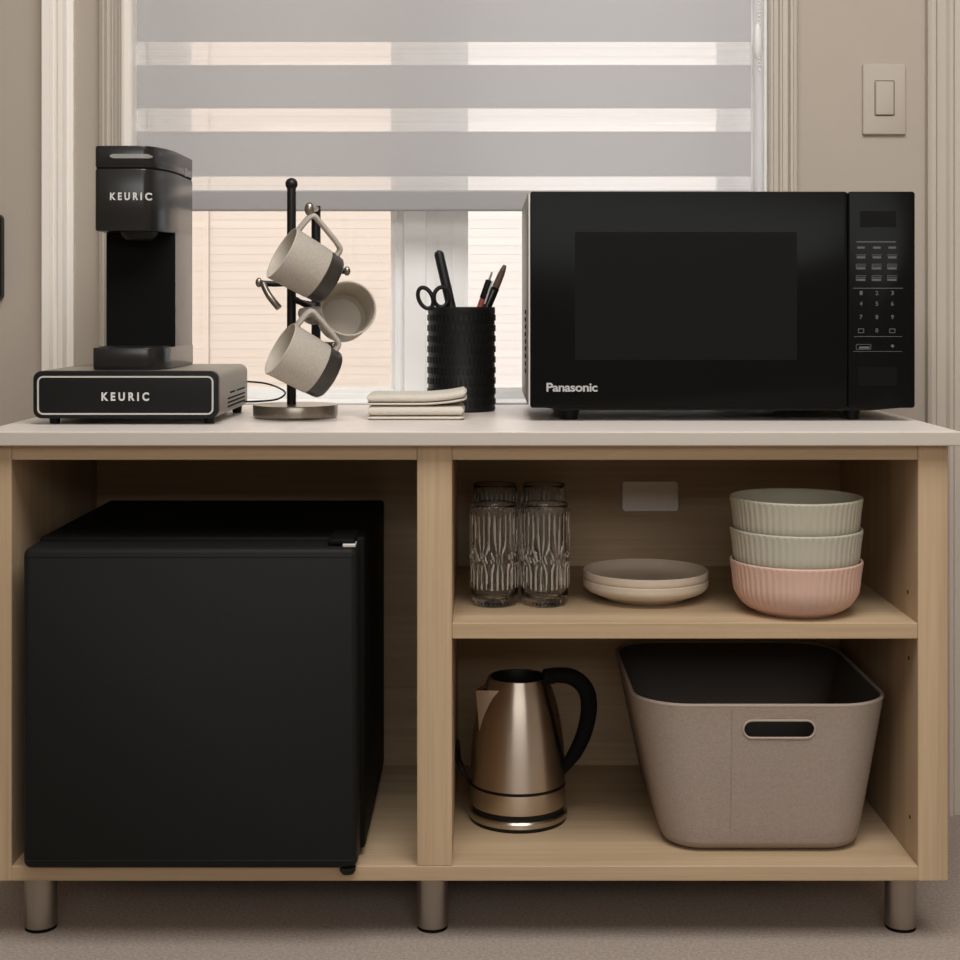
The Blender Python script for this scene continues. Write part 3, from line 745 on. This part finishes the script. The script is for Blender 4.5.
seg(0, .84, .0062, .0062, 'barrel', M['black']); seg(.84, .95, .0058, .0050, 'collar', M['brown']); seg(.95, 1, .0048, .0028, 'tip', M['brown'])
bm = BM(); q0 = Vector(t.location) + d*L*.62 + Vector((-.0015, -.0068, 0)); tube(bm, [q0, q0 + d*L*.2], .0011, 8); mesh('clip', bm, M['greybar'], t)
# scissors: two finger loops above the rim, blades down in the cup
sfoot = (pcx-.004, py_-.018, ft+.004)
sc_t = thing('scissors', 'scissors with black looped grips standing in the pen holder', 'scissors', sfoot)
def loop(cu, cv, ru, rv, rot, y, nm, lbl, tilt=0.0):
    c = P(cu, cv, y); s = (y+CD)/F; pts = []
    for k in range(32):
        a = 2*PI*k/32; a1, b1 = ru*s*math.cos(a), rv*s*math.sin(a)
        pts.append(c + Vector((a1*math.cos(rot) - b1*math.sin(rot), tilt*a1, a1*math.sin(rot) + b1*math.cos(rot))))
    b = BM(); tube(b, pts, .0032, 10, closed=True); g = mesh(nm, b, M['black'], sc_t)
    return g
ys = py_ - .022
g1 = loop(425.5, 298, 6.8, 11.0, math.radians(24), ys, 'grip', '')
g2 = loop(441.5, 297, 7.6, 9.8, math.radians(-6), ys+.006, 'grip', '', .15)
pv = P(447, 330, ys+.008)
for (cu, cv, off, endx) in ((432, 307, 0, .004), (441, 307, .005, -.006)):
    b = BM(); q = smooth_pts([P(cu, cv, ys + off), P((cu+447)/2+1, 316, ys+off), pv + Vector((0, off, 0))], 6)
    tube(b, q, .0032, 10); mesh('shank', b, M['black'], sc_t)
    b = BM(); end = Vector(sfoot) + Vector((endx, off, 0)); tube(b, [pv + Vector((0, off, 0)), (pv+end)/2 + Vector((0, off, 0)), end], [.005, .0045, .001], 8, flat=(1, .3)); mesh('blade', b, M['silver'], sc_t)

# ================================================================ bowls
def bowl_mesh(nm, cx, cy, z0, mat, t):
    out = [(0, .002), (.046, .002), (.048, 0), (.053, 0), (.056, .003), (.064, .0065), (.072, .0125), (.0775, .020), (.0824, .029), (.0840, .040), (.0850, .052), (.0868, .064), (.0876, .069), (.0877, .0712), (.0868, .0726), (.0850, .0726), (.0838, .0712), (.0836, .068), (.0815, .052), (.0805, .040), (.0775, .028), (.070, .0185), (.060, .011), (.045, .0075), (0, .007)]
    def mod(a, z, i):
        h = z - z0
        if 5 <= i <= 12:
            w = min(1, (h - .004) / .012) * min(1, max(0, (.0705 - h) / .004))
            return .0006 * w * (abs(math.cos(a * 30)) * 2 - 1.6)
        return 0
    b = BM(); lathe(b, [(r * .983, z * .948 + z0) for r, z in out], cx, cy, 240, mod)
    return mesh(nm, b, mat, None, (cx, cy, z0), ang=50)
by_ = .075; bcx = X(796, by_)
for i, (mt_, lb) in enumerate(((M['bowl_pink'], 'pink ribbed bowl at the bottom of the bowl stack'), (M['bowl_grey'], 'grey ribbed bowl in the middle of the bowl stack'), (M['bowl_green'], 'grey green ribbed bowl on top of the bowl stack, empty'))):
    tag(bowl_mesh('ribbed_bowl', bcx, by_, SH1 + .0003 + i * .0412, mt_, None), lb, 'bowl', 'ribbed bowls on the shelf')

# plates
ply = .16; plx = X(645.5, ply)
for i, lb in enumerate(('lower cream stoneware plate resting on the oak shelf', 'upper cream stoneware plate, stacked on its twin')):
    z0 = SH1 + .0003 + i * .0116
    out = [(0, .0015), (.046, .0015), (.048, 0), (.053, 0), (.056, .0025), (.070, .0075), (.0795, .0112), (.0826, .0138), (.0852, .0165), (.0857, .0200), (.0857, .0250), (.0846, .0258), (.0836, .0250), (.0815, .0205), (.0765, .0150), (.068, .0112), (.055, .0102), (0, .0100)]
    b = BM(); lathe(b, [(r, z * 1.1 + z0) for r, z in out], plx, ply, 96)
    tag(mesh('plate', b, M['plate'], None, (plx, ply, z0), ang=50), lb, 'plate', 'plates stacked on the shelf')

# ================================================================ drinking glasses
def tumbler_mesh():
    Hh, R, nz, seg = .135, .0326, 46, 252
    b = BM(); prof = [(0, .0012), (R*.70, .0012)]
    def orad(z):
        t = min(1, z / .030); return R * (.86 + .12 * math.sqrt(1 - (1 - t) ** 2) if t < 1 else .98) + R * .02 * z / Hh
    for k in range(nz + 1):
        z = Hh * k / nz; prof.append((orad(z), z))
    no = len(prof)
    prof += [(R - .0010, Hh + .0006), (R - .0020, Hh)]
    for k in range(14):
        z = Hh - (Hh - .014) * (k + 1) / 14; prof.append((orad(z) - .0028, z))
    prof += [(R*.6, .0105), (0, .0100)]
    def mod(a, z, i):
        if i < 3 or i >= no: return 0
        w = min(1, max(0, z - .002) / .004) * min(1, max(0, (Hh - .004) - z) / .012)
        n1 = 28
        mid = math.exp(-((z - .066) / .012) ** 2)
        if z < .024: v = .6 * math.cos(a * 36) * math.cos(z * 900)
        else:
            v = math.cos(a * n1 + (3.2 if z < .06 else 0) + 5.0 * mid * math.sin(a * 4.5 * 2)) 
            v += .5 * mid * math.cos(a * 36 + z * 500)
        return .0013 * w * v
    lathe(b, prof, 0, 0, seg, mod)
    for f in b.faces:
        c = f.calc_center_median(); rr = math.hypot(c.x, c.y); a = math.atan2(c.y, c.x)
        if .002 < c.z < Hh - .006 and rr > orad(c.z) - .0018 and abs(f.normal.z) < .8 and mod(a, c.z, 5) > .00078 * (1 + .3 * math.sin(a * 7 + c.z * 90)): f.material_index = 1
    bmesh.ops.recalc_face_normals(b, faces=b.faces)
    return b
g0 = mesh('drinking_glass', tumbler_mesh(), [M['glass'], M['cut']], None, (0, 0, 0), local=True, ang=80)
spots = [(X(494.6, .122), .122, 'left cut glass tumbler of the front pair on the shelf'), (X(544.8, .122), .122, 'right cut glass tumbler of the front pair, nearer the plates'),
         (X(495, .34), .34, 'left cut glass tumbler of the pair standing behind'), (X(543.5, .34), .34, 'right cut glass tumbler of the pair standing behind')]
for i, (x, y, lb) in enumerate(spots):
    g = g0 if i == 0 else g0.copy()
    if i: COL.objects.link(g)
    g.location = (x, y, SH1 + .0003); g.rotation_euler = (0, 0, i * .37)
    tag(g, lb, 'glass', 'cut glass tumblers on the shelf')

# ================================================================ kettle
ky = .182; kx = X(518, ky); K0 = FL + .0003
kt = thing('electric_kettle', 'brushed steel electric kettle with black handle in the lower compartment', 'kettle', (kx, ky, K0))
zb = lambda v: Z(v, ky-.066)
bm = BM(); lathe(bm, [(0, K0), (.0665, K0), (.0672, K0+.005), (0, K0+.005)], kx, ky, 72); pb = mesh('power_base', bm, M['black'], kt)
bm = BM(); lathe(bm, [(0, K0+.005), (.0676, K0+.005), (.0678, K0+.011), (.066, K0+.0135), (0, K0+.0135)], kx, ky, 72); lab(mesh('base_ring', bm, M['kettle'], pb), 'steel ring of the power base')
bm = BM(); lathe(bm, [(0, K0+.0135), (.0625, K0+.0135), (.0635, K0+.022), (0, K0+.022)], kx, ky, 72); lab(mesh('lower_band', bm, M['black'], kt), 'black band above the power base')
kz1 = Z(676, ky); gz = zb(795.8)
bm = BM()
def kr(z):
    s = (z - (K0+.022)) / (kz1 - K0 - .022)
    return .0658 - .0248 * s ** 3.1 if s > 0 else .0658
pf = [(0, K0+.022), (.0650, K0+.022), (.0656, K0+.0235), (kr(gz-.0016)+.0002, gz-.0020), (kr(gz)-.001, gz-.0016), (kr(gz)-.001, gz+.0016), (kr(gz+.001), gz+.0020)]
mts = [0, 0, 0, 1, 1, 1]
for k in range(1, 25):
    z = gz + .0014 + (kz1 - .006 - gz - .0014) * k / 24; pf.append((kr(z), z)); mts.append(0)
pf += [(kr(kz1)+.0008, kz1-.002), (kr(kz1)+.0002, kz1), (kr(kz1)-.003, kz1), (kr(kz1)-.004, kz1-.002), (kr(kz1)-.002, kz1-.02), (.058, K0+.05), (.056, K0+.03), (0, K0+.03)]
mts += [0, 0, 0, 2, 2, 2, 2, 2]
lathe(bm, pf, kx, ky, 96, mats=mts); kb = mesh('body', bm, [M['kettle'], M['black'], M['kettle_in']], kt, ang=40)
# spout: a folded triangular beak on the left, turned a little to the front
bm = BM(); sa = math.radians(208); sd = Vector((math.cos(sa), math.sin(sa), 0)); sp = Vector((-sd.y, sd.x, 0))
C = Vector((kx, ky, 0)); zt = kz1 - .008; zlow = Z(728, ky)
def sv(rad, side, z): return C + sd*rad + sp*side + Vector((0, 0, z))
tip = sv(.0665, 0, zt-.004); a1 = sv(.040, .021, zt-.003); a2 = sv(.040, -.021, zt-.003); low = sv(kr(zlow)-.001, 0, zlow)
th = .0015
o_ = [tip, a1, low, a2]
i_ = [tip - sd*.003, a1 - sd*.002 - sp*.0015, low - sd*.002 + Vector((0,0,.003)), a2 - sd*.002 + sp*.0015]
vo = [bm.verts.new(p) for p in o_]; vi = [bm.verts.new(p) for p in i_]
for (a, b_, c) in ((0, 1, 2), (0, 2, 3)): bm.faces.new((vo[a], vo[b_], vo[c])); bm.faces.new((vi[c], vi[b_], vi[a]))
bm.faces.new((vo[1], vo[0], vi[0], vi[1])); bm.faces.new((vo[0], vo[3], vi[3], vi[0])); bm.faces.new((vo[3], vo[2], vi[2], vi[3])); bm.faces.new((vo[2], vo[1], vi[1], vi[2]))
mesh('spout', bm, M['kettle'], kt, smooth=False)
bm = BM(); v = [bm.verts.new(p) for p in (tip - sd*.004 - Vector((0,0,.0035)), a1 - Vector((0,0,.003)), a2 - Vector((0,0,.003)), low + Vector((0,0,.006)))]
for f in ((0, 1, 2), (0, 3, 1), (0, 2, 3), (1, 3, 2)): bm.faces.new([v[i] for i in f])
lab(mesh('spout_opening', bm, M['kettle_in'], kt, smooth=False), 'dark opening of the spout')
hp = smooth_pts([P(546, 676, ky-.01), P(556, 675, ky-.012), P(572, 677, ky-.016), P(585, 688, ky-.018), P(589, 706, ky-.018), P(585, 730, ky-.018), P(576, 751, ky-.016), P(566, 765, ky-.013), P(560, 772, ky-.01)], 6)
nn = len(hp); bm = BM(); tube(bm, hp, [.0095 + .0022*math.sin(PI*min(1, i/(nn*.8))) - .0035*max(0, i/nn-.75)*4 for i in range(nn)], 16, flat=(1.0, .95)); mesh('handle', bm, M['matte'], kt)
bm = BM(); q = P(549, 676, ky-.01); box(bm, q.x-.009, q.x+.010, q.y-.012, q.y+.012, q.z-.009, q.z+.0085, .004, 3); mesh('hinge', bm, M['matte'], kt)
pts = smooth_pts([P(473, 786, .18), P(465, 775, .17), P(458, 761, .175), P(455, 748, .20), P(454.5, 741, .26), P(456, 752, .33), P(462, 765, .39)], 6)
for p in pts: p.x = max(p.x, xd1 + .0030)
bm = BM(); tube(bm, pts, .0026, 10); mesh('power_cord', bm, M['black'], pb)

# ================================================================ storage basket
bt = thing('storage_basket', 'taupe fabric storage basket with an oval hand slot in the lower compartment', 'basket', (.37, .21, FL))
def brect(x0, x1, y0, y1, r, n=10):
    out = []
    for (cx, cy, a0) in ((x1-r, y1-r, 0), (x0+r, y1-r, PI/2), (x0+r, y0+r, PI), (x1-r, y0+r, 3*PI/2)):
        for k in range(n+1):
            a = a0 + PI/2*k/n; out.append((cx + r*math.cos(a), cy + r*math.sin(a)))
    return out
BZ0, BZ1 = FL + .0004, .2950
tx0, tx1, ty0, ty1 = .1945, .5305, .033, .405
qx0, qx1, qy0, qy1 = .2335, .4940, .045, .385
def bring(s, inset=0.0):
    return brect(qx0+(tx0-qx0)*s+inset, qx1+(tx1-qx1)*s-inset, qy0+(ty0-qy0)*s+inset, qy1+(ty1-qy1)*s-inset, .050+.022*s-inset)
def zring(s, z, inset): return [(a, b, z) for a, b in bring(s, inset)]
Hb = BZ1 - BZ0
bm = BM()
rings = [zring(0, BZ0, .022), zring(0, BZ0+.0015, .012), zring(.01, BZ0+.006, .004), zring(.04, BZ0+.014, 0)]
for k in range(1, 9): s = .04 + .96*k/8; rings.append(zring(s, BZ0 + .014 + (Hb-.014)*k/8, 0))
rings.append(zring(1, BZ1, .004))
for k in range(8, 0, -1): s = .04 + .96*k/8; rings.append(zring(s, BZ0 + .014 + (Hb-.014)*k/8, .004))
rings += [zring(.03, BZ0+.012, .006), zring(.0, BZ0+.006, .02)]
N_OUT = 13
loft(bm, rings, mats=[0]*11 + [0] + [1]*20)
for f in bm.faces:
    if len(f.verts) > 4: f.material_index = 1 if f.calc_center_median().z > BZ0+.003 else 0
bask = mesh('shell', bm, [M['basket'], M['basket_inner']], bt, ang=40)
# cut the hand slot
hx, hz, hw, hh = X(779, .036), Z(729, .036), 71*(.036+CD)/F, 17*(.036+CD)/F
def stadium(b, w, h, y0, y1, n=10):
    ring = []
    for (sx, a0) in ((1, -PI/2), (-1, PI/2)):
        for k in range(n+1):
            a = a0 + PI*k/n; ring.append((hx + sx*(w/2-h/2) + h/2*math.cos(a), hz + h/2*math.sin(a)))
    loft(b, [[(p, yy, q) for p, q in ring] for yy in (y0, y1)])
    return ring
b = BM(); stadium(b, hw, hh, .0, .08); cut = mesh('cutter', b, M['basket_inner'], None, (0, 0, 0))
bo = bask.modifiers.new('b', 'BOOLEAN'); bo.object = cut; bo.operation = 'DIFFERENCE'; bo.solver = 'EXACT'
bpy.context.view_layer.update()
me2 = bpy.data.meshes.new_from_object(bask.evaluated_get(bpy.context.evaluated_depsgraph_get()))
bask.modifiers.clear(); bask.data = me2; wn = bask.modifiers.new('wn', 'WEIGHTED_NORMAL'); wn.keep_sharp = True; wn.weight = 100; bpy.data.objects.remove(cut)
def wall_y(z):  # outer front face of the basket at height z
    s = .04 + .96*(z - BZ0 - .014)/(Hb - .014); return qy0 + (ty0-qy0)*s
ring = []
for (sx, a0) in ((1, -PI/2), (-1, PI/2)):
    for k in range(13):
        a = a0 + PI*k/12; z = hz + hh/2*1.05*math.sin(a); ring.append(Vector((hx + sx*(hw/2-hh/2) + hh/2*1.05*math.cos(a), wall_y(z)-.0003, z)))
b = BM(); tube(b, ring, .0015, 8, closed=True); lab(mesh('slot_rim', b, M['basket_rim'], bt), 'lighter piping around the hand slot')
b = BM(); rr = [Vector((p, q, BZ1)) for p, q in bring(1, .002)]; tube(b, rr, .0026, 8, closed=True); lab(mesh('rim', b, M['basket_rim'], bt), 'lighter piping along the rim')
b = BM(); xs_ = X(731, .04)
tube(b, [Vector((xs_, wall_y(z)-.0001, z)) for z in (BZ0+.02, BZ0+.09, BZ1-.004)], .0007, 6); mesh('seam', b, M['basket'], bt)

# ================================================================ light
def area(name, loc, rot, sx, sy_, power, col):
    l = bpy.data.lights.new(name, 'AREA'); l.shape = 'RECTANGLE'; l.size = sx; l.size_y = sy_; l.energy = power; l.color = col
    o = bpy.data.objects.new(name, l); COL.objects.link(o); o.location = loc; o.rotation_euler = rot; return o
area('ceiling_light', (.25, -1.15, H-.02), (0, 0, 0), 1.6, 1.3, 57, (1, .995, .985))
area('rear_fill_light', (.3, RY0+.03, 1.98), (PI/2, 0, 0), 2.8, .85, 37, (1, .995, .985))  # added fill lamp for frontal light, no window is built in this wall
sun = bpy.data.lights.new('sun', 'SUN'); sun.energy = 1.62; sun.angle = math.radians(3); sun.color = (1, .975, .945)
so = bpy.data.objects.new('sun', sun); COL.objects.link(so); so.rotation_euler = (math.radians(48), 0, math.radians(-20))
w = bpy.data.worlds.new('sky'); sc.world = w; w.use_nodes = True; nt = w.node_tree
bg = nt.nodes['Background']; bg.inputs['Color'].default_value = (.92, .95, 1, 1); bg.inputs['Strength'].default_value = 1.6

# camera
cam = bpy.data.cameras.new('camera'); co = bpy.data.objects.new('camera', cam); COL.objects.link(co)
co.location = (0, -CD, CZ); co.rotation_euler = (PI/2, 0, 0)
cam.sensor_width = 36; cam.lens = F / 960 * 36
cam.shift_x = (480 - U0) / 960; cam.shift_y = (V0 - 480) / 960
cam.clip_start = .05
sc.camera = co
sc.view_settings.view_transform = 'Standard'; sc.view_settings.look = 'None'
sc.view_settings.gamma = 1; sc.view_settings.use_curve_mapping = False; sc.view_settings.exposure = 0.0
sc.cycles.max_bounces = 10; sc.cycles.transmission_bounces = 10; sc.cycles.transparent_max_bounces = 12
